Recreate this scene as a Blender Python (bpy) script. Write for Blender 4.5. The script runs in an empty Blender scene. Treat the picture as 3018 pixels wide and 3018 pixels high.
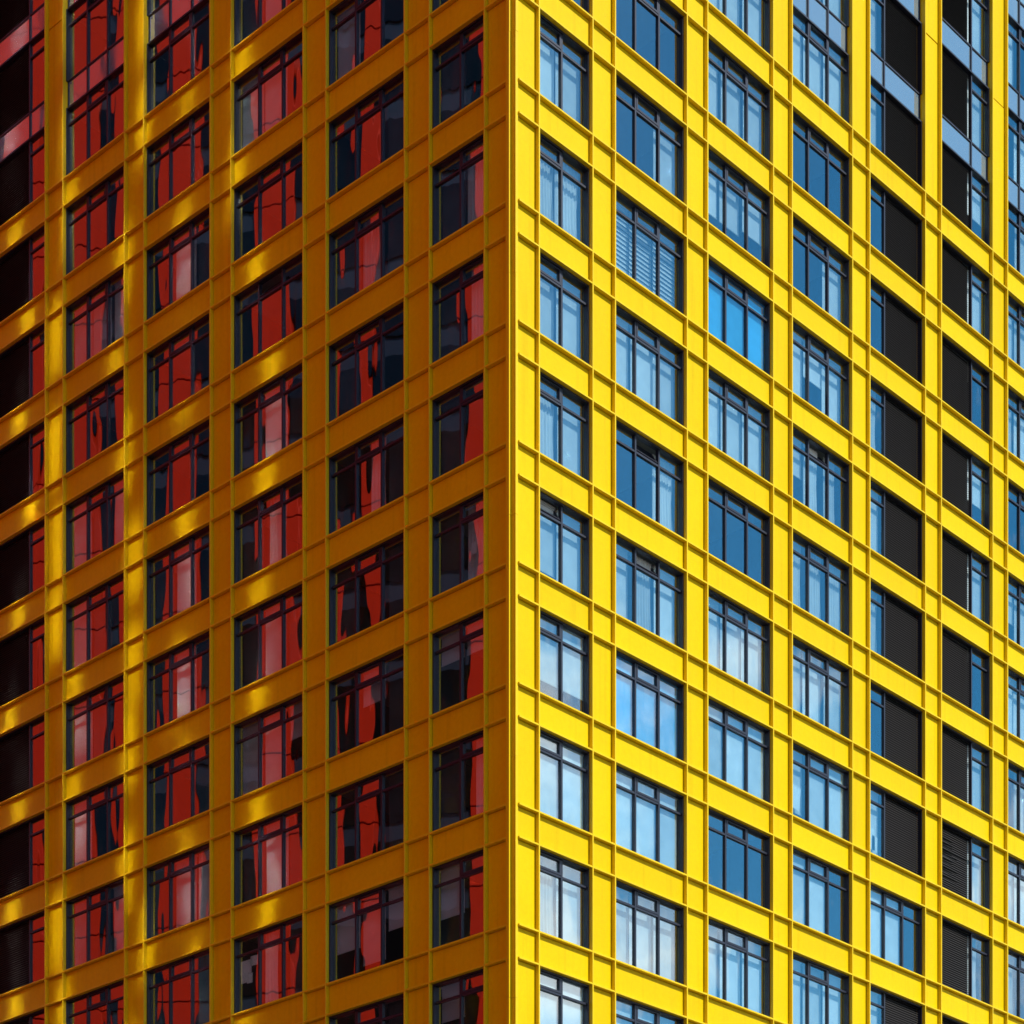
import bpy, math, random
from mathutils import Vector
R = random.Random(11)

# ------------------------------------------------------------------ camera, sky, sun, exposure
H = 3.3                                    # storey height, metres
EYE = 1.6
PX = 3018.0
F_PX, CX, CY, YAW = 6882.7, 1365.84, 5130.78, math.radians(46.2316)
TX, TY, TZ = 0.4226 * H, 19.285 * H, 13.7614 * H
sc = bpy.context.scene
col = sc.collection
CAM = Vector((-(math.cos(YAW) * TX + math.sin(YAW) * TY), -(-math.sin(YAW) * TX + math.cos(YAW) * TY), EYE))
cam = bpy.data.cameras.new('camera')
cam_o = bpy.data.objects.new('camera', cam)
col.objects.link(cam_o)
cam.sensor_fit = 'HORIZONTAL'
cam.sensor_width = 36.0
cam.lens = 36.0 * F_PX / PX
cam.shift_x = (PX / 2 - CX) / PX
cam.shift_y = (CY - PX / 2) / PX
cam.clip_start, cam.clip_end = 0.5, 6000
cam_o.location = CAM
cam_o.rotation_euler = (math.pi / 2, 0, -YAW)
sc.camera = cam_o

SUN = Vector((0.40, -1.0, 1.08)).normalized()
sun = bpy.data.lights.new('sun', 'SUN')
sun.energy = 5.0
sun.angle = math.radians(0.53)
sun.color = (1.0, 0.955, 0.89)
sun_o = bpy.data.objects.new('sun', sun)
col.objects.link(sun_o)
sun_o.rotation_euler = SUN.to_track_quat('Z', 'Y').to_euler()
sun_o.location = (60, -60, 120)

world = bpy.data.worlds.new('World')
sc.world = world
world.use_nodes = True
wn, wl = world.node_tree.nodes, world.node_tree.links
bg = wn['Background']
sky = wn.new('ShaderNodeTexSky')
sky.sky_type = 'NISHITA'
sky.sun_disc = False
sky.sun_elevation = math.asin(SUN.z)
sky.sun_rotation = math.atan2(SUN.x, SUN.y)
sky.air_density, sky.dust_density, sky.ozone_density = 1.0, 0.2, 2.0
bg.inputs['Strength'].default_value = 0.096
# scattered fair-weather clouds all over the sky
tc = wn.new('ShaderNodeTexCoord')
mp = wn.new('ShaderNodeMapping')
mp.inputs['Scale'].default_value = (1.0, 1.0, 1.9)
mp.inputs['Location'].default_value = (3.1, 0.4, 0.0)
wl.new(tc.outputs['Generated'], mp.inputs['Vector'])
nz = wn.new('ShaderNodeTexNoise')
nz.inputs['Scale'].default_value = 4.6
nz.inputs['Detail'].default_value = 9
nz.inputs['Roughness'].default_value = 0.58
wl.new(mp.outputs[0], nz.inputs['Vector'])
sp = wn.new('ShaderNodeSeparateXYZ')
wl.new(tc.outputs['Generated'], sp.inputs[0])
low = wn.new('ShaderNodeMapRange')                 # fair-weather clouds crowd together towards the horizon all round
low.inputs['From Min'].default_value, low.inputs['From Max'].default_value = 0.15, 0.62
low.inputs['To Min'].default_value, low.inputs['To Max'].default_value = 0.11, -0.045
wl.new(sp.outputs['Z'], low.inputs['Value'])
sm = wn.new('ShaderNodeMath'); sm.operation = 'ADD'
wl.new(nz.outputs[0], sm.inputs[0]); wl.new(low.outputs[0], sm.inputs[1])
cr = wn.new('ShaderNodeValToRGB')
cr.color_ramp.elements[0].position, cr.color_ramp.elements[0].color = 0.535, (0, 0, 0, 1)
cr.color_ramp.elements[1].position, cr.color_ramp.elements[1].color = 0.66, (1, 1, 1, 1)
wl.new(sm.outputs[0], cr.inputs[0])
mx = wn.new('ShaderNodeMix')
mx.data_type = 'RGBA'
mx.inputs['B'].default_value = (11.0, 10.9, 10.8, 1)
wl.new(cr.outputs[0], mx.inputs['Factor'])
hsv = wn.new('ShaderNodeHueSaturation')
hsv.inputs['Saturation'].default_value = 1.45
hsv.inputs['Hue'].default_value = 0.484
hsv.inputs['Value'].default_value = 1.2
wl.new(sky.outputs[0], hsv.inputs['Color'])
wl.new(hsv.outputs[0], mx.inputs['A'])
wl.new(mx.outputs['Result'], bg.inputs['Color'])

vs = sc.view_settings
vs.view_transform, vs.look, vs.exposure, vs.gamma = 'Standard', 'None', 0.21, 1.0
vs.use_curve_mapping = False
sc.render.engine = 'CYCLES'
cy = sc.cycles
cy.use_denoising = True
cy.denoiser = 'OPENIMAGEDENOISE'
cy.max_bounces, cy.diffuse_bounces, cy.glossy_bounces, cy.transparent_max_bounces = 12, 4, 6, 24
cy.sample_clamp_indirect = 0.0
cy.blur_glossy = 0.0
cy.caustics_reflective = True
cy.use_guiding = True
cy.use_surface_guiding = True
cy.guiding_training_samples = 64


# ------------------------------------------------------------------ materials
def mat(name):
    m = bpy.data.materials.new(name)
    m.use_nodes = True
    nt = m.node_tree
    return m, nt.nodes, nt.links, nt.nodes['Principled BSDF']


def paint(name, rgb, rough=0.42, var=0.05, spec=0.35, wave=0.004):
    m, n, l, b = mat(name)
    tc = n.new('ShaderNodeTexCoord')
    oi = n.new('ShaderNodeObjectInfo')
    no = n.new('ShaderNodeTexNoise')
    no.inputs['Scale'].default_value = 0.9
    no.inputs['Detail'].default_value = 6
    geo = n.new('ShaderNodeNewGeometry')
    l.new(geo.outputs['Position'], no.inputs['Vector'])
    a = n.new('ShaderNodeMath'); a.operation = 'MULTIPLY_ADD'
    a.inputs[1].default_value = var * 1.2; a.inputs[2].default_value = 1 - var * 0.6
    l.new(no.outputs[0], a.inputs[0])
    a2 = n.new('ShaderNodeMath'); a2.operation = 'MULTIPLY_ADD'
    a2.inputs[1].default_value = var; a2.inputs[2].default_value = -var / 2
    l.new(oi.outputs['Random'], a2.inputs[0])
    ad = n.new('ShaderNodeMath'); ad.operation = 'ADD'
    l.new(a.outputs[0], ad.inputs[0]); l.new(a2.outputs[0], ad.inputs[1])
    # thin rain streaks of dirt
    mpn = n.new('ShaderNodeMapping'); mpn.inputs['Scale'].default_value = (5.0, 5.0, 0.22)
    l.new(geo.outputs['Position'], mpn.inputs['Vector'])
    st = n.new('ShaderNodeTexNoise'); st.inputs['Scale'].default_value = 1.0; st.inputs['Detail'].default_value = 5
    l.new(mpn.outputs[0], st.inputs['Vector'])
    sr = n.new('ShaderNodeMapRange')
    sr.inputs['From Min'].default_value, sr.inputs['From Max'].default_value = 0.55, 0.8
    sr.inputs['To Min'].default_value, sr.inputs['To Max'].default_value = 1.0, 0.86
    l.new(st.outputs[0], sr.inputs['Value'])
    mu = n.new('ShaderNodeMath'); mu.operation = 'MULTIPLY'
    l.new(ad.outputs[0], mu.inputs[0]); l.new(sr.outputs[0], mu.inputs[1])
    gm = n.new('ShaderNodeTexNoise'); gm.inputs['Scale'].default_value = 7.0; gm.inputs['Detail'].default_value = 8; gm.inputs['Roughness'].default_value = 0.7
    l.new(geo.outputs['Position'], gm.inputs['Vector'])
    gr = n.new('ShaderNodeMapRange')
    gr.inputs['From Min'].default_value, gr.inputs['From Max'].default_value = 0.3, 0.75
    gr.inputs['To Min'].default_value, gr.inputs['To Max'].default_value = 1.04, 0.92
    l.new(gm.outputs[0], gr.inputs['Value'])
    mu2 = n.new('ShaderNodeMath'); mu2.operation = 'MULTIPLY'
    l.new(mu.outputs[0], mu2.inputs[0]); l.new(gr.outputs[0], mu2.inputs[1])
    mu = mu2
    hs = n.new('ShaderNodeHueSaturation')
    hs.inputs['Color'].default_value = (*rgb, 1)
    l.new(mu.outputs[0], hs.inputs['Value'])
    l.new(hs.outputs[0], b.inputs['Base Color'])
    b.inputs['Roughness'].default_value = rough
    b.inputs['Specular IOR Level'].default_value = spec
    if wave:
        wv = n.new('ShaderNodeTexNoise'); wv.inputs['Scale'].default_value = 1.6; wv.inputs['Detail'].default_value = 2
        l.new(geo.outputs['Position'], wv.inputs['Vector'])
        bp = n.new('ShaderNodeBump'); bp.inputs['Strength'].default_value = 1; bp.inputs['Distance'].default_value = wave
        l.new(wv.outputs[0], bp.inputs['Height'])
        l.new(bp.outputs[0], b.inputs['Normal'])
    return m


def plain(name, rgb, rough=0.6, spec=0.3, var=0.1, scale=3.0):
    m, n, l, b = mat(name)
    no = n.new('ShaderNodeTexNoise'); no.inputs['Scale'].default_value = scale; no.inputs['Detail'].default_value = 5
    geo = n.new('ShaderNodeNewGeometry'); l.new(geo.outputs['Position'], no.inputs['Vector'])
    mr = n.new('ShaderNodeMapRange'); mr.inputs['To Min'].default_value = 1 - var; mr.inputs['To Max'].default_value = 1 + var
    l.new(no.outputs[0], mr.inputs['Value'])
    hs = n.new('ShaderNodeHueSaturation'); hs.inputs['Color'].default_value = (*rgb, 1)
    l.new(mr.outputs[0], hs.inputs['Value']); l.new(hs.outputs[0], b.inputs['Base Color'])
    b.inputs['Roughness'].default_value = rough
    b.inputs['Specular IOR Level'].default_value = spec
    return m


def glass(name, reflect=0.265, tint=(0.87, 0.97, 1.0), gloss=(0.93, 0.97, 1.0), wave=0.0055, rough=0.0, back=None, edge=0.6):
    """Thin coated glazing: a wavy mirror layer over a tinted clear (or opaque backed) body."""
    m = bpy.data.materials.new(name)
    m.use_nodes = True
    n, l = m.node_tree.nodes, m.node_tree.links
    n.remove(n['Principled BSDF'])
    out = n['Material Output']
    tcn = n.new('ShaderNodeTexCoord')
    oi = n.new('ShaderNodeObjectInfo')
    cmb = n.new('ShaderNodeCombineXYZ')
    sc7 = n.new('ShaderNodeMath'); sc7.operation = 'MULTIPLY'; sc7.inputs[1].default_value = 57.0
    l.new(oi.outputs['Random'], sc7.inputs[0])
    for k in range(3):
        l.new(sc7.outputs[0], cmb.inputs[k])
    mp = n.new('ShaderNodeMapping'); mp.inputs['Scale'].default_value = (1.3, 1.3, 0.4)
    l.new(tcn.outputs['Object'], mp.inputs['Vector'])
    va = n.new('ShaderNodeVectorMath'); va.operation = 'ADD'
    l.new(mp.outputs[0], va.inputs[0]); l.new(cmb.outputs[0], va.inputs[1])
    no = n.new('ShaderNodeTexNoise'); no.inputs['Scale'].default_value = 1.0; no.inputs['Detail'].default_value = 1.0
    l.new(va.outputs[0], no.inputs['Vector'])
    bp = n.new('ShaderNodeBump'); bp.inputs['Strength'].default_value = 1.0; bp.inputs['Distance'].default_value = wave
    l.new(no.outputs[0], bp.inputs['Height'])
    g = n.new('ShaderNodeBsdfGlossy'); g.inputs['Roughness'].default_value = rough; g.inputs['Color'].default_value = (*gloss, 1)
    l.new(bp.outputs[0], g.inputs['Normal'])
    if back is None:
        t = n.new('ShaderNodeBsdfTransparent'); t.inputs['Color'].default_value = (*tint, 1)
    else:
        t = n.new('ShaderNodeBsdfDiffuse'); t.inputs['Color'].default_value = (*back, 1)
    geo = n.new('ShaderNodeNewGeometry')
    dt = n.new('ShaderNodeVectorMath'); dt.operation = 'DOT_PRODUCT'
    l.new(geo.outputs['Incoming'], dt.inputs[0]); l.new(geo.outputs['True Normal'], dt.inputs[1])
    ab = n.new('ShaderNodeMath'); ab.operation = 'ABSOLUTE'
    l.new(dt.outputs['Value'], ab.inputs[0])
    om = n.new('ShaderNodeMath'); om.operation = 'SUBTRACT'; om.inputs[0].default_value = 1.0
    l.new(ab.outputs[0], om.inputs[1])
    fr = n.new('ShaderNodeMath'); fr.operation = 'POWER'; fr.inputs[1].default_value = 5.0    # Schlick, the same from both sides of the pane
    l.new(om.outputs[0], fr.inputs[0])
    ma = n.new('ShaderNodeMath'); ma.operation = 'MULTIPLY_ADD'
    ma.inputs[1].default_value = edge; ma.inputs[2].default_value = reflect; ma.use_clamp = True
    l.new(fr.outputs[0], ma.inputs[0])
    ms = n.new('ShaderNodeMixShader')
    l.new(ma.outputs[0], ms.inputs[0]); l.new(t.outputs[0], ms.inputs[1]); l.new(g.outputs[0], ms.inputs[2])
    l.new(ms.outputs[0], out.inputs['Surface'])
    return m


def fabric(name, rgb, trans=0.25):
    m = bpy.data.materials.new(name)
    m.use_nodes = True
    n, l = m.node_tree.nodes, m.node_tree.links
    n.remove(n['Principled BSDF'])
    d = n.new('ShaderNodeBsdfDiffuse'); t = n.new('ShaderNodeBsdfTranslucent')
    oi = n.new('ShaderNodeObjectInfo')
    geo = n.new('ShaderNodeNewGeometry')
    no = n.new('ShaderNodeTexNoise'); no.inputs['Scale'].default_value = 2.5
    l.new(geo.outputs['Position'], no.inputs['Vector'])
    ad = n.new('ShaderNodeMath'); ad.operation = 'ADD'
    l.new(oi.outputs['Random'], ad.inputs[0]); l.new(no.outputs[0], ad.inputs[1])
    mr = n.new('ShaderNodeMapRange'); mr.inputs['From Max'].default_value = 1.6
    mr.inputs['To Min'].default_value, mr.inputs['To Max'].default_value = 0.60, 1.10
    l.new(ad.outputs[0], mr.inputs['Value'])
    hs = n.new('ShaderNodeHueSaturation'); hs.inputs['Color'].default_value = (*rgb, 1)
    l.new(mr.outputs[0], hs.inputs['Value'])
    l.new(hs.outputs[0], d.inputs['Color']); l.new(hs.outputs[0], t.inputs['Color'])
    ms = n.new('ShaderNodeMixShader'); ms.inputs[0].default_value = trans
    l.new(d.outputs[0], ms.inputs[1]); l.new(t.outputs[0], ms.inputs[2])
    l.new(ms.outputs[0], n['Material Output'].inputs['Surface'])
    return m


M = {
    'yellow': paint('yellow_panel_paint', (0.73, 0.50, 0.002), var=0.08, spec=0.06),
    'rib': paint('yellow_rib_paint', (0.75, 0.53, 0.005), rough=0.35, spec=0.2, wave=0),
    'frame': plain('dark_navy_aluminium', (0.014, 0.017, 0.032), rough=0.38, spec=0.5),
    'glass': glass('window_glass'),
    'spandrel_glass': glass('spandrel_glass', reflect=0.46, back=(0.21, 0.29, 0.35), rough=0.04, wave=0.005),
    'blind': fabric('off_white_blind', (0.88, 0.89, 0.88), 0.15),
    'cyan_blind': fabric('pale_cyan_blind', (0.12, 0.62, 0.92), 0.1),
    'shaded_blind': fabric('shaded_blind', (0.17, 0.18, 0.18)),  # off-white blind with the shade of the left side put into its colour
    'curtain': fabric('white_curtain', (0.88, 0.88, 0.86), 0.2),
    'louvre': plain('black_louvre', (0.022, 0.020, 0.020), rough=0.5, spec=0.3),
    'room': plain('room_wall', (0.10, 0.10, 0.11), var=0.2),
    'ceiling': plain('room_ceiling', (0.32, 0.32, 0.32)),
    'paper': plain('white_paper', (0.8, 0.8, 0.78)),
    'red': paint('red_panel_paint', (0.46, 0.017, 0.004), rough=0.5, spec=0.08, wave=0),
    'bounce_red': paint('bounce_toned_cladding', (0.40, 0.012, 0.004), rough=0.5, spec=0.08, wave=0),  # unseen cladding, its darker red made up to set the bounce light
    'dark_glass': glass('dark_tinted_glass', reflect=0.03, back=(0.004, 0.003, 0.004), wave=0.004, edge=0.5),
    'red_glass': glass('mirror_glass', reflect=0.75, back=(0.006, 0.004, 0.006), gloss=(0.95, 0.93, 0.9), wave=0.0012, rough=0.055, edge=0.3),
    'asphalt': plain('asphalt', (0.06, 0.06, 0.062), rough=0.85),
    'paving': plain('pale_paving', (0.32, 0.30, 0.28), rough=0.8),
    'roof': plain('grey_roof_felt', (0.12, 0.12, 0.12), rough=0.9),
}


# ------------------------------------------------------------------ mesh helpers
class MB:
    def __init__(self):
        self.v, self.f = [], []

    def box(self, x0, x1, y0, y1, z0, z1):
        b = len(self.v)
        self.v += [(x, y, z) for z in (z0, z1) for y in (y0, y1) for x in (x0, x1)]
        self.f += [tuple(b + i for i in q) for q in ((0, 2, 3, 1), (4, 5, 7, 6), (0, 1, 5, 4), (2, 6, 7, 3), (0, 4, 6, 2), (1, 3, 7, 5))]
        return self

    def plate(self, x0, x1, y0, y1, z0, z1, c):
        """Panel whose front edge (y0) is chamfered by c."""
        b = len(self.v)
        self.v += [(x0 + c, y0, z0 + c), (x1 - c, y0, z0 + c), (x1 - c, y0, z1 - c), (x0 + c, y0, z1 - c)]
        for y in (y0 + c, y1):
            self.v += [(x0, y, z0), (x1, y, z0), (x1, y, z1), (x0, y, z1)]
        q = [(0, 1, 2, 3)]
        for o in (0, 4):
            for i in range(4):
                j = (i + 1) % 4
                q.append((o + i, o + 4 + i, o + 4 + j, o + j))
        q.append((11, 10, 9, 8))
        self.f += [tuple(b + i for i in t) for t in q]
        return self

    def quad(self, *p):
        b = len(self.v)
        self.v += list(p)
        self.f.append(tuple(range(b, b + len(p))))
        return self

    def mesh(self, name, material):
        me = bpy.data.meshes.new(name)
        me.from_pydata(self.v, [], self.f)
        me.materials.append(material)
        me.update()
        return me


CACHE = {}


def cached(key, fn):
    if key not in CACHE:
        CACHE[key] = fn()
    return CACHE[key]


def add(name, me, parent=None, loc=(0, 0, 0), rot=(0, 0, 0)):
    o = bpy.data.objects.new(name, me)
    col.objects.link(o)
    o.parent = parent
    o.location = loc
    o.rotation_euler = rot
    return o


def rbox(w, d, h, material, key, name):
    """Chamfered box mesh centred on x and z, front at y=0, depth d inward."""
    return cached((key, round(w, 3), round(d, 3), round(h, 3)),
                  lambda: MB().plate(-w / 2, w / 2, 0, d, -h / 2, h / 2, 0.006).mesh(name, M[material]))


# ------------------------------------------------------------------ ground
g = MB().quad((-1500, -1500, 0), (1500, -1500, 0), (1500, 1500, 0), (-1500, 1500, 0))
go = add('ground', g.mesh('ground', M['asphalt'])); go['kind'] = 'structure'
pv = add('pavement', MB().plate(-6, 60, -6, 60, 0.0, 0.13, 0.01).mesh('pavement', M['paving'])); pv['kind'] = 'structure'

# ------------------------------------------------------------------ the yellow tower
tower = bpy.data.objects.new('tower_block', None)
col.objects.link(tower)
tower['label'] = 'yellow panelled tower block seen at its corner, one side sunlit and one side in shade'
tower['category'] = 'building'

Z0 = EYE + TZ                    # top rib of spandrel 0
SP = 0.275 * H                   # spandrel height between rib centres
RW, PROUD = 0.055, 0.125         # rib width, how far ribs stand before the panels
GLASS_Y = 0.235
PIER, BAY = 0.2977 * H, 1.0 * H
K_TOP, K_BOT = -6, 9             # spandrel rows
K_PLAIN = -3                     # from this row upward glazing replaces the yellow spandrels
ztop = lambda k: Z0 - H * k
zbot = lambda k: ztop(k) - SP
Z_ROOF = ztop(K_TOP) + 0.8
Z_LOW = zbot(K_BOT)


class Facade:
    def __init__(self, side, p0, w2, nbays):
        self.side = side
        self.sgn = 1 if side == 'R' else -1
        self.rot = (0, 0, 0) if side == 'R' else (0, 0, -math.pi / 2)
        self.ribs, self.bays = [p0], []
        s = p0
        for i in range(nbays):
            w = w2 if i == 0 else BAY
            self.bays.append((s, s + w)); s += w
            self.ribs.append(s); s += PIER
            self.ribs.append(s)
        self.end = s

    def loc(self, s, y, z):            # s along the facade from the corner, y inward
        return (s, y, z) if self.side == 'R' else (y, s, z)

    def put(self, name, me, s, y, z, parent=tower, rot=(0, 0, 0)):
        r = (self.rot[0] + rot[0], rot[1], self.rot[2] + rot[2])
        return add(name, me, parent, self.loc(s, y, z), r)


FR = Facade('R', 0.308 * H, 0.6887 * H, 7)
FL = Facade('L', 0.348 * H, 0.6501 * H, 6)


def project(p):
    dx, dy, dz = p[0] - CAM.x, p[1] - CAM.y, p[2] - CAM.z
    cx = math.cos(YAW) * dx - math.sin(YAW) * dy
    cyy = math.sin(YAW) * dx + math.cos(YAW) * dy
    return CX + F_PX * cx / cyy, CY - F_PX * dz / cyy


def in_frame(fc, s0, s1, z0, z1, m=250):
    pts = [project(fc.loc(s, 0, z)) for s in (s0, s1) for z in (z0, z1)]
    us, vs_ = [p[0] for p in pts], [p[1] for p in pts]
    return max(us) > -m and min(us) < PX + m and max(vs_) > -m and min(vs_) < PX + m


# corner post: a stepped profile between the two facades
prof = [(0, 0.33), (0, 0.205), (0.10, 0.205), (0.10, 0.055), (0.20, 0.055), (0.20, 0.33)]
b = MB()
PL = 2 * H - 0.008
for i in range(6):
    (x0, y0), (x1, y1) = prof[i], prof[(i + 1) % 6]
    b.quad((x0, y0, 0), (x1, y1, 0), (x1, y1, PL), (x0, y0, PL))
b.f.append(tuple(4 * i + 3 for i in range(6)))
b.f.append(tuple(4 * i for i in range(5, -1, -1)))
post_me = b.mesh('corner_post', M['rib'])
POST_Z = Z_ROOF + 0.5 - 12 * 2 * H
for i in range(2, 12):       # cover pieces two storeys long with open joints
    add('corner_post', post_me, tower, (R.uniform(-1, 1) * 0.002, R.uniform(-1, 1) * 0.002, POST_Z + i * 2 * H))

for fc in (FR, FL):
    c0 = 0.20 if fc.side == 'R' else 0.33         # where the corner post stops
    # ---- ribs
    for s in fc.ribs:
        me = cached('vrib', lambda: MB().plate(-RW / 2, RW / 2, 0, 0.34, 0, Z_ROOF, 0.006).mesh('vertical_rib', M['rib']))
        fc.put('vertical_rib', me, s, 0, 0)
    L = fc.end - c0
    hr = cached(('hrib', round(L, 3)), lambda: MB().plate(-L / 2, L / 2, 0.004, 0.32, -RW / 2, RW / 2, 0.006).mesh('horizontal_rib', M['rib']))
    for k in range(K_TOP, K_BOT + 1):
        for z in (ztop(k), zbot(k)):
            if K_TOP < k <= K_PLAIN or (k == K_TOP and z == zbot(k)):
                continue
            fc.put('horizontal_rib', hr, (c0 + fc.end) / 2, 0, z)
    # ---- pier panels (corner pier first)
    piers = [(c0, fc.ribs[0])] + [(fc.ribs[i], fc.ribs[i + 1]) for i in range(1, len(fc.ribs) - 1, 2)]
    for pi, (a, c) in enumerate(piers):
        a2, c2 = a + (RW / 2 if pi else 0) + 0.014, c - RW / 2 - 0.014
        w = c2 - a2
        cells = []
        for k in range(K_PLAIN + 1, K_BOT + 1):
            cells.append((zbot(k) + RW / 2, ztop(k) - RW / 2))
            cells.append((ztop(k) + RW / 2, zbot(k - 1) - RW / 2 if k > K_PLAIN + 1 else ztop(k) + 1.66 * H))
        zj = ztop(K_PLAIN + 1) + 1.66 * H
        cells.append((zj + 0.012, Z_ROOF - 0.02))
        for (z0, z1) in cells:
            if z0 < ztop(K_PLAIN + 1) and not in_frame(fc, a, c, z0, z1):
                continue
            me = rbox(w, 0.05, z1 - z0 - 0.028, 'yellow', 'pier', 'pier_panel')
            t = R.uniform(-1, 1) * 0.0018
            fc.put('pier_panel', me, (a2 + c2) / 2, PROUD + R.uniform(0, 0.004), (z0 + z1) / 2, rot=(R.uniform(-1, 1) * 0.0016, 0, t))
    # ---- spandrel panels
    for bi, (a, c) in enumerate(fc.bays):
        for k in range(K_PLAIN + 1, K_BOT + 1):
            if in_frame(fc, a, c, zbot(k), ztop(k)):
                me = rbox(c - a - RW - 0.028, 0.05, SP - RW - 0.028, 'yellow', 'span', 'spandrel_panel')
                fc.put('spandrel_panel', me, (a + c) / 2, PROUD + R.uniform(0, 0.004), (zbot(k) + ztop(k)) / 2,
                       rot=(R.uniform(-1, 1) * 0.003, 0, R.uniform(-1, 1) * 0.0015))

# plain walls where the picture does not reach (below, and behind the panels), floors, core and roof
EX, EY = FR.end + 12, FL.end + 6
b = MB()
b.box(0.21, EX, 0.10, 0.4, 0.13, Z_LOW - 0.04)
b.box(0.10, 0.4, 0.42, EY, 0.13, Z_LOW - 0.04)
add('lower_wall', b.mesh('lower_wall', M['yellow']), tower)
b = MB()
b.box(FR.end + 0.04, EX, 0.10, 0.4, Z_LOW, Z_ROOF)
b.box(0.10, 0.4, FL.end + 0.04, EY, Z_LOW, Z_ROOF)
b.box(0.4, EX, EY, EY + 0.3, 0.13, Z_ROOF)
b.box(EX, EX + 0.3, 0.1, EY + 0.3, 0.13, Z_ROOF)
add('far_wall', b.mesh('far_wall', M['yellow']), tower)
slab = MB().box(0.36, EX - 0.1, 0.36, EY - 0.1, -0.62, -0.24).mesh('floor_slab', M['ceiling'])
for k in range(K_TOP, K_BOT + 1):
    add('floor_slab', slab, tower, (0, 0, ztop(k)))
add('core_wall', MB().box(5.2, EX - 1, 5.2, EY - 1, 0.2, Z_ROOF - 0.3).mesh('core_wall', M['room']), tower)
add('roof', MB().box(0.05, EX + 0.2, 0.05, EY + 0.2, Z_ROOF, Z_ROOF + 0.5).mesh('roof', M['roof']), tower)
# cross walls between the rooms
cw = MB().box(-0.08, 0.08, 0.40, 5.1, -H + 0.3, -0.63).mesh('room_partition', M['room'])
for fc in (FR, FL):
    for i in range(1, len(fc.ribs) - 2, 2):
        s = (fc.ribs[i] + fc.ribs[i + 1]) / 2
        b = MB()
        for k in range(K_TOP, K_BOT):
            b.box(-0.08, 0.08, 0.40, 5.1, ztop(k + 1) - 0.22, ztop(k) - 0.63)
        fc.put('room_partition', b.mesh('room_partition', M['room']), s, 0, 0)

# storeys wholly above or below the picture are closed with a plain wall set back between the ribs
b = MB()
for fc in (FR, FL):
    spans = [(x0, x1) for (x0, x1) in fc.bays] + [(0.34, fc.ribs[0])] + [(fc.ribs[i], fc.ribs[i + 1]) for i in range(1, len(fc.ribs) - 1, 2)]
    for (x0, x1) in spans:
        bay = (x0, x1) in fc.bays
        for k in range(K_TOP, K_BOT + 1):
            rows = [(zbot(k), ztop(k)), (ztop(k), zbot(k - 1))] if k > K_TOP else [(zbot(k), ztop(k)), (ztop(k), Z_ROOF)]
            for (za, zb) in rows:
                if in_frame(fc, x0, x1, za, zb) and k > K_TOP:
                    continue
                if not bay and za > ztop(K_PLAIN + 1) - 0.01:
                    continue
                if fc.side == 'R':
                    b.box(x0 + 0.028, x1 - 0.028, 0.30, 0.34, za + 0.028, zb - 0.028)
                else:
                    b.box(0.30, 0.34, x0 + 0.028, x1 - 0.028, za + 0.028, zb - 0.028)
o = add('plain_wall', b.mesh('plain_wall', M['yellow']), tower)
o['kind'] = 'stuff'

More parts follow.
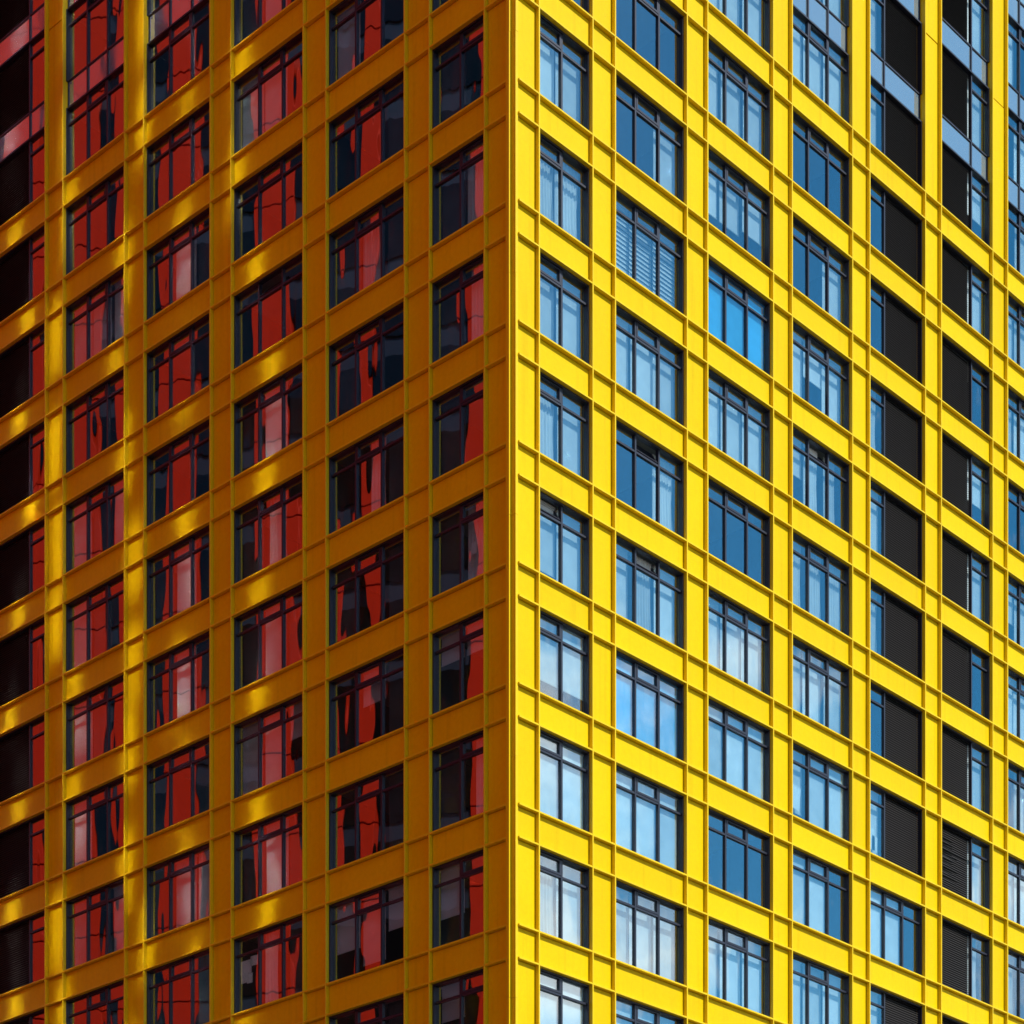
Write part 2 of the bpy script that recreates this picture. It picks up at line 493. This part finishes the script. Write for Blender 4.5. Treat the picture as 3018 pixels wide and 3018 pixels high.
# ------------------------------------------------------------------ windows
# state of every pane, picture left to right: n bare, b blind, f blind close to the glass, c curtain, g blind coloured as if shaded, v venetian, k cyan blind,
# 1-9 blind lowered that many tenths; trailing * = the vent light stands open
STATE = {
    ('R', 0): {0: 'bb', 1: 'cc', 2: 'bb', 3: 'cb', 4: '8b*', 5: '77', 6: 'ff', 7: 'cb', 8: 'ff'},
    ('R', 1): {-1: 'nnn', 0: 'nnb', 1: 'vvv', 2: 'bbb', 3: 'nnc*', 4: 'bcb*', 5: 'kkk', 6: 'fff', 7: 'bbb', 8: 'ffb'},
    ('R', 2): {-2: 'bbb', -1: 'bbb', 0: '665', 1: 'kkk', 2: 'bbb', 3: 'nnn', 4: 'bbb', 5: 'fff', 6: 'nnn', 7: 'bbb', 8: 'bnb'},
    ('R', 3): {-3: 'bbb', -2: 'bbb', -1: 'nnn', 0: 'nnb', 1: 'b4b', 2: '4cc*', 3: 'ccc', 4: 'bb9', 5: '8ff', 6: 'ffn', 7: 'bbb'},
    ('R', 4): {-5: 'b', -4: 'b', -3: 'b', -2: 'b', -1: 'n', 0: 'n', 1: 'c', 2: 'b', 3: 'c', 4: 'n', 5: 'b', 6: 'ffn', 7: '6'},
    ('R', 5): {-5: 'c', -4: 'b', -3: 'b', -2: '5', -1: 'b', 0: 'n', 1: '5', 2: 'b', 3: 'n', 4: 'b', 5: 'b', 6: 'c', 7: 'b'},
    ('R', 6): {-5: 'bbb', -4: 'bnb', -3: 'cbb', -2: 'nbb', -1: 'bbb', 0: 'cbb', 1: 'nnb', 2: '5bb', 3: 'bbb', 4: 'ccb', 5: 'bbb', 6: 'cnb'},
    ('L', 0): {0: 'gn', 1: 'gc', 2: 'gc', 3: 'gn', 4: 'gc', 5: '22', 6: 'gc', 7: '5n', 8: '3n'},
    ('L', 1): {-1: '9nn', 0: 'nng', 1: 'gcg', 2: 'gnn', 3: 'ncg', 4: 'gng', 5: 'n3g', 6: 'nng', 7: '584', 8: 'nng'},
    ('L', 2): {-2: 'gbn', -1: 'b8n', 0: 'nnn', 1: 'nnn*', 2: 'gbg', 3: 'gcn', 4: 'gbg', 5: 'b93', 6: 'gbg', 7: 'ncg', 8: 'nbg'},
    ('L', 3): {-4: 'nnn', -3: 'nbn', -2: 'nnn', -1: 'nnn', 0: 'nbg', 1: 'nnn', 2: 'nnn', 3: 'gbn', 4: 'nbg', 5: 'nnn', 6: 'nbc', 7: 'nng', 8: 'nnn'},
    ('L', 4): {-4: 'nnn', -3: 'nnn*', -2: 'nnn', -1: 'nnn', 0: 'bbb', 1: 'nnn', 2: 'bg9', 3: 'bgn', 4: 'bgn', 5: 'bnn', 6: 'cnb', 7: 'nnn'},
    ('L', 5): {k: 'n' for k in range(-5, 8)},
}
FW, MW, TW = 0.05, 0.068, 0.06          # outer frame, mullion, transom bar
TR = 0.225                              # vent light share of the height


def frame_mesh(W, Hh, muls, kind):
    """Frame with mullions at x positions muls; y is depth, 0 on the glass plane."""
    b = MB()
    y0, y1 = -0.045, 0.05
    b.box(-W / 2, -W / 2 + FW, -0.115, y1, 0, Hh)
    b.box(W / 2 - FW, W / 2, -0.115, y1, 0, Hh)
    b.box(-W / 2 + FW, W / 2 - FW, y0, y1, 0, FW)
    b.box(-W / 2 + FW, W / 2 - FW, -0.11, y1, Hh - FW, Hh)
    for x in muls:
        b.box(x - MW / 2, x + MW / 2, y0 - 0.012, y1, FW, Hh - FW)
    return b


def wavy_sheet(w, h, folds, amp, seed):
    rr = random.Random(seed)
    n = folds * 6
    b = MB()
    ph = rr.uniform(0, 6)
    xs = [-w / 2 + w * i / n for i in range(n + 1)]
    def yy(i, t):
        return amp * math.sin(i / 6 * 2 * math.pi + ph) * (0.55 + 0.45 * (1 - t)) + 0.3 * amp * math.sin(i * 0.7 + t * 2)
    rows = 6
    for r in range(rows + 1):
        t = r / rows
        pinch = 1 - 0.10 * math.sin(math.pi * t) * rr.uniform(0.6, 1)
        for i, x in enumerate(xs):
            b.v.append((-w / 2 + (x + w / 2) * pinch, yy(i, t), h * t))
    for r in range(rows):
        for i in range(n):
            a = r * (n + 1) + i
            b.f.append((a, a + 1, a + n + 2, a + n + 1))
    return b


def dress(win, st, x0, x1, Hh, key):
    """Blinds and curtains behind one light, between x0 and x1 of the window."""
    w = x1 - x0
    top = Hh - 0.03
    y = 0.20 + R.uniform(-0.03, 0.03)
    if st == 'n':
        return
    if st in 'fk' or (st == '7' and w > 0.9):
        y = 0.075
    if st in 'bgkf' or st.isdigit():
        full = Hh - 0.06
        h = full if not st.isdigit() else full * (0.16 + 0.84 * int(st) / 10)
        if st == 'b' and R.random() < 0.25:          # some blinds stop short of the sill
            h = full * R.uniform(0.86, 0.96)
        ww = w * R.choice((0.99, 0.985, 0.93, 0.96))
        m = {'g': 'shaded_blind', 'k': 'cyan_blind'}.get(st, 'blind')
        def mk():
            b = MB().box(-ww / 2, ww / 2, 0, 0.004, -h, 0)
            b.box(-ww / 2, ww / 2, -0.012, 0.016, -h - 0.03, -h)
            b.box(-ww / 2 - 0.01, ww / 2 + 0.01, -0.03, 0.05, 0, 0.05)
            return b.mesh('roller_blind', M[m])
        me = cached(('blind', round(ww, 2), round(h, 2), m), mk)
        add('roller_blind', me, win, ((x0 + x1) / 2 + R.uniform(-1, 1) * (w - ww) / 2, y, top - 0.05), (0, R.uniform(-1, 1) * 0.003, 0))
    elif st == 'c':
        ww = w * R.uniform(0.62, 1.0)
        b = wavy_sheet(ww, Hh - 0.08, max(4, int(ww / 0.13)), 0.022, R.random())
        o = add('curtain', b.mesh('curtain', M['curtain']), win, (x0 + ww / 2 + R.choice((0, 1)) * (w - ww), y, 0.04))
        for p in o.data.polygons:
            p.use_smooth = True
    elif st == 'v':
        def mk():
            b = MB()
            n = 17
            for i in range(n):
                z = -Hh + 0.1 + (Hh - 0.2) * i / (n - 1)
                c, s_ = 0.085 * math.cos(1.2), 0.085 * math.sin(1.2)
                p = [(-w / 2, -c, z - s_), (w / 2, -c, z - s_), (w / 2, c, z + s_), (-w / 2, c, z + s_)]
                b.quad(*p)
            b.box(-w / 2, w / 2, -0.03, 0.03, -0.04, 0.0)
            return b.mesh('venetian_blind', M['blind'])
        add('venetian_blind', cached(('ven', round(w, 2)), mk), win, ((x0 + x1) / 2, y, top))


def pane_mesh(w, h):
    return cached(('pane', round(w, 3), round(h, 3)),
                  lambda: MB().box(-w / 2, w / 2, -0.004, 0.004, -h / 2, h / 2).mesh('pane', M['glass']))


def pane(win, x0, x1, z0, z1, rot=None, y=0.0, z_hinge=None):
    w, h = x1 - x0 + 0.01, z1 - z0 + 0.01
    o = add('pane', pane_mesh(w, h), win, ((x0 + x1) / 2, y, (z0 + z1) / 2),
            rot or (R.uniform(-1, 1) * 0.0025, 0, R.uniform(-1, 1) * 0.0045))
    return o


def make_window(fc, bi, k, states):
    a, c = fc.bays[bi]
    W = c - a - RW - 0.006
    z0, z1 = ztop(k) + RW / 2 + 0.003, zbot(k - 1) - RW / 2 - 0.003
    if k <= K_PLAIN + 1:                # glazed spandrel above this storey: no rib there
        z1 = zbot(k - 1)
    if k <= K_PLAIN:
        z0 = ztop(k)
    Hh = z1 - z0
    opened = states.endswith('*')
    states = states.rstrip('*')
    n = 2 if bi == 0 else 3
    lv = None
    if len(states) == 1 and bi > 0:
        lv = 'right' if (fc.side, bi) == ('R', 4) else 'left'
        vent = None
    else:
        vent = (0 if fc.side == 'R' else 1) if n == 2 else 1
    muls = [-W / 2 + W * i / n for i in range(1, n)]
    if lv == 'right':
        muls = muls[:1]
    elif lv == 'left':
        muls = muls[1:]
    fr = cached(('frame', round(W, 2), round(Hh, 2), n, lv), lambda: frame_mesh(W, Hh, muls, lv).mesh('window', M['frame']))
    win = fc.put('window', fr, (a + c) / 2, GLASS_Y, z0)
    win['fc'], win['bay'], win['row'] = fc.side, bi, k
    edges = [-W / 2 + FW] + [m for m in muls] + [W / 2 - FW]
    zt = Hh * (1 - TR)
    idx = 0
    for i in range(len(edges) - 1):
        x0 = edges[i] + (MW / 2 if i else 0)
        x1 = edges[i + 1] - (MW / 2 if i < len(edges) - 2 else 0)
        is_l = (lv == 'left' and i == 0) or (lv == 'right' and i == 1)
        if is_l:
            broken = fc.side == 'R' and bi == 5 and k == 5
            w = x1 - x0
            def mk():
                b = MB()
                rr = random.Random(5)
                ns = 30
                for q in range(ns):
                    z = 0.03 + (Hh - 2 * FW - 0.06) * q / (ns - 1)
                    if broken and rr.random() < 0.22 and q < 32:
                        xm = -w / 2 + w * rr.choice((0.45, 0.6, 1.0))
                        b.quad((-w / 2, 0.03, z - 0.01), (xm, -0.02, z - 0.045), (xm, 0.02, z + 0.0), (-w / 2, 0.07, z + 0.02))
                        if xm > w / 2 - 0.01:
                            continue
                        b.quad((xm, -0.014, z - 0.022), (w / 2, -0.014, z - 0.022), (w / 2, 0.014, z + 0.022), (xm, 0.014, z + 0.022))
                    else:
                        b.quad((-w / 2, -0.018, z - 0.026), (w / 2, -0.018, z - 0.026), (w / 2, 0.018, z + 0.026), (-w / 2, 0.018, z + 0.026))
                b.box(-w / 2, w / 2, 0.10, 0.12, 0.0, Hh - 2 * FW)
                return b.mesh('louvre_slats', M['louvre'])
            lo = add('louvre_slats', cached(('louvre', round(w, 2), round(Hh, 2), broken), mk), win, ((x0 + x1) / 2, 0, FW))
            lo['kind'] = 'stuff'
            continue
        st = states[min(idx, len(states) - 1)]
        idx += 1
        # transom bar as part of this light
        bar = cached(('bar', round(x1 - x0, 3)), lambda: MB().box(-(x1 - x0) / 2, (x1 - x0) / 2, -0.05, 0.05, -TW / 2, TW / 2).mesh('transom_bar', M['frame']))
        add('transom_bar', bar, win, ((x0 + x1) / 2, 0, zt))
        pane(win, x0, x1, FW, zt - TW / 2)
        za, zb = zt + TW / 2, Hh - FW
        if vent == i:
            sw = 0.062
            w, h = x1 - x0 - 0.012, zb - za - 0.012
            me = cached(('sash', round(w, 3), round(h, 3)), lambda: MB()
                        .box(-w / 2, w / 2, -0.062, 0.02, 0, sw).box(-w / 2, w / 2, -0.062, 0.02, h - sw * 0.6, h)
                        .box(-w / 2, -w / 2 + sw, -0.062, 0.02, sw, h - sw * 0.6).box(w / 2 - sw, w / 2, -0.062, 0.02, sw, h - sw * 0.6)
                        .mesh('sash', M['frame']))
            ang = -R.uniform(0.5, 0.75) if opened else 0.0
            so = add('sash', me, win, ((x0 + x1) / 2, 0, za + 0.006), (ang, 0, 0))
            pw, ph = w - 2 * sw + 0.01, h - sw * 1.6 + 0.01
            zc = sw + (h - sw * 1.6) / 2
            # pane follows the tilted sash about its lower edge
            pp = add('pane', pane_mesh(pw, ph), win,
                     ((x0 + x1) / 2, -math.sin(ang) * zc - 0.0, za + 0.006 + math.cos(ang) * zc), (ang + R.uniform(-1, 1) * 0.002, 0, R.uniform(-1, 1) * 0.003))
        else:
            pane(win, x0, x1, za, zb)
        dress(win, st, x0, x1, Hh, (bi, k, i))
    return win


def make_glass_spandrel(fc, bi, k, lv):
    a, c = fc.bays[bi]
    W = c - a - RW - 0.006
    z0, z1 = zbot(k), ztop(k)
    Hh = z1 - z0
    n = 3 if bi else 2
    muls = [-W / 2 + W * i / n for i in range(1, n)]
    if lv == 'right':
        muls = muls[:1]
    elif lv == 'left':
        muls = muls[1:]
    def mk():
        b = MB()
        y0, y1 = -0.043, 0.05
        b.box(-W / 2, -W / 2 + FW, y0, y1, 0.002, Hh - 0.002)
        b.box(W / 2 - FW, W / 2, y0, y1, 0.002, Hh - 0.002)
        for x in muls:
            b.box(x - MW / 2, x + MW / 2, y0 - 0.012, y1, 0.002, Hh - 0.002)
        b.box(-W / 2 + FW, W / 2 - FW, 0.03, 0.06, 0.01, Hh - 0.01)
        return b.mesh('glass_spandrel', M['frame'])
    o = fc.put('glass_spandrel', cached(('gs', round(W, 2), lv), mk), (a + c) / 2, GLASS_Y, z0)
    e = [-W / 2 + FW] + muls + [W / 2 - FW]
    for i in range(len(e) - 1):
        x0 = e[i] + (MW / 2 if i else 0); x1 = e[i + 1] - (MW / 2 if i < len(e) - 2 else 0)
        w = x1 - x0 + 0.01
        me = cached(('gsp', round(w, 3)), lambda: MB().box(-w / 2, w / 2, -0.012, 0.012, 0.003, Hh - 0.003).mesh('spandrel_pane', M['spandrel_glass']))
        add('spandrel_pane', me, o, ((x0 + x1) / 2, 0, 0), (R.uniform(-1, 1) * 0.002, 0, R.uniform(-1, 1) * 0.003))


for fc in (FR, FL):
    for bi, (a, c) in enumerate(fc.bays):
        spec = STATE[(fc.side, bi)]
        for k in range(K_TOP + 1, K_BOT):
            if not in_frame(fc, a, c, ztop(k), zbot(k - 1), 250):
                continue
            st = spec.get(k)
            if st is None:
                st = R.choice(('bbb', 'bnb', 'bbn', 'nnb')) if fc.side == 'R' else R.choice(('nnn', 'nbn', 'bnn'))
                if (fc.side, bi) in (('R', 4), ('R', 5), ('L', 5)):
                    st = st[0]
            make_window(fc, bi, k, st)
        for k in range(K_TOP + 1, K_PLAIN + 1):
            if in_frame(fc, a, c, zbot(k), ztop(k), 250):
                lv = {('R', 4): 'right', ('R', 5): 'left', ('L', 5): 'left'}.get((fc.side, bi))
                make_glass_spandrel(fc, bi, k, lv)

# papers taped inside two lights, boxes left on a sill
WIN = {(o['fc'], o['bay'], o['row']): o for o in tower.children if o.name.startswith('window')}
def sheet(key, x, z, w, h, tilt=0.0):
    add('paper_sheet', MB().box(-w / 2, w / 2, 0, 0.002, -h / 2, h / 2).mesh('paper_sheet', M['paper']), WIN[key], (x, 0.03, z), (0, tilt, 0))
for (x, z, w, h) in ((-1.22, 1.42, 0.50, 0.42), (-0.85, 1.55, 0.34, 0.30), (-1.30, 1.08, 0.30, 0.26), (-1.05, 1.05, 0.26, 0.30)):
    sheet(('L', 2, 7), x, z, w, h, R.uniform(-0.05, 0.05))
sheet(('L', 0, 4), 0.45, 1.0, 0.22, 0.34, 0.05)
sheet(('R', 3, 5), -1.15, 0.75, 0.55, 0.75, 0.12)
sheet(('R', 4, 5), -1.2, 0.62, 0.42, 0.7, -0.04)
sheet(('R', 4, 5), -1.0, 0.50, 0.30, 0.5, 0.05)
box_me = MB().plate(-0.15, 0.15, 0.0, 0.16, 0.0, 0.13, 0.008)
box_me.box(-0.155, 0.155, -0.005, 0.165, 0.131, 0.16)
box_me = box_me.mesh('storage_box', M['paper'])
for i, (x, lab) in enumerate(((0.10, 'small white box on a shaded window sill, set beside the curtain'), (0.47, 'small white box on a shaded window sill, close to the dark mullion'))):
    w_ = WIN[('L', 2, 1)]
    p = w_.matrix_world @ Vector((0, 0, 0))
    o = add('storage_box', box_me, None, FL.loc(sum(FL.bays[2]) / 2 - x, GLASS_Y + 0.06, ztop(1) + RW / 2 + 0.056), (0, 0, -math.pi / 2))
    o['label'], o['category'], o['group'] = lab, 'box', 'white boxes on a shaded sill'
add('window_board', MB().box(-1.4, 1.4, 0.05, 0.3, 0.0, 0.045).mesh('window_board', M['paper']), WIN[('L', 2, 1)], (0, 0.0, 0.003))

# ------------------------------------------------------------------ the red tower across the street (seen mirrored in the shaded windows)
BETA = math.radians(25)
red = bpy.data.objects.new('red_tower', None)
col.objects.link(red)
red.location = (-32, 0, 0)
red.rotation_euler = (0, 0, math.radians(90) - BETA)      # local x runs along its street front, local y points away from the street
red['label'] = 'red panelled tower block across the street, mirrored in the shaded windows of the yellow block'
red['category'] = 'building'
RH = 122.0  # unseen extra height, added to shut out sky over the shaded side
L0, L1 = -24.0, 52.0  # unseen near end lengthened to cut sky and add red bounce
add('wall', MB().box(L0, L1, 0.35, 22, 0, RH).mesh('wall', M['bounce_red']), red)
strips = [(x - 0.5, x + 0.5) for x in (0.39, 4.2, 7.95, 12.7, 16.1)]
strips += [(18.6, 23.6)] + [(24.93, 26.53), (27.28, 28.94), (29.78, 30.72), (31.64, 32.71), (34.3, 35.43), (36.25, 37.11), (38.75, 39.68), (40.95, 41.62)] + [(43.6, 44.4), (46.6, 47.4)]
cur = L0
for (a, c) in strips + [(L1, L1)]:
    if a > cur:
        w = a - cur
        b = MB()
        for q in range(int(RH / 3.3)):                       # storey-high cassettes with open joints
            b.plate(cur + 0.02, a - 0.02, R.uniform(-0.004, 0.004), 0.30, q * 3.3 + 0.03, q * 3.3 + 3.27, 0.015)
        add('pier', b.mesh('pier', M['red' if a > 18 else 'bounce_red']), red)
    if c > a:
        zz = 0.0
        i = 0
        ho = None
        b = MB().box(a, c, 0.25, 0.34, 0, RH)
        add('strip_back', b.mesh('strip_back', M['frame']), red)
        while zz < RH - 3:
            me = cached(('rpane', round(c - a, 2), c < 18), lambda: MB().box(-(c - a) / 2 + 0.03, (c - a) / 2 - 0.03, -0.01, 0.01, 0.03, 2.5).mesh('pane', M['red_glass' if c < 18 else 'dark_glass']))
            if zz > 25:
                add('pane', me, red, ((a + c) / 2, 0.16, zz), (R.uniform(-1, 1) * 0.006, 0, R.uniform(-1, 1) * 0.012))
            zz += 3.3
            i += 1
    cur = c
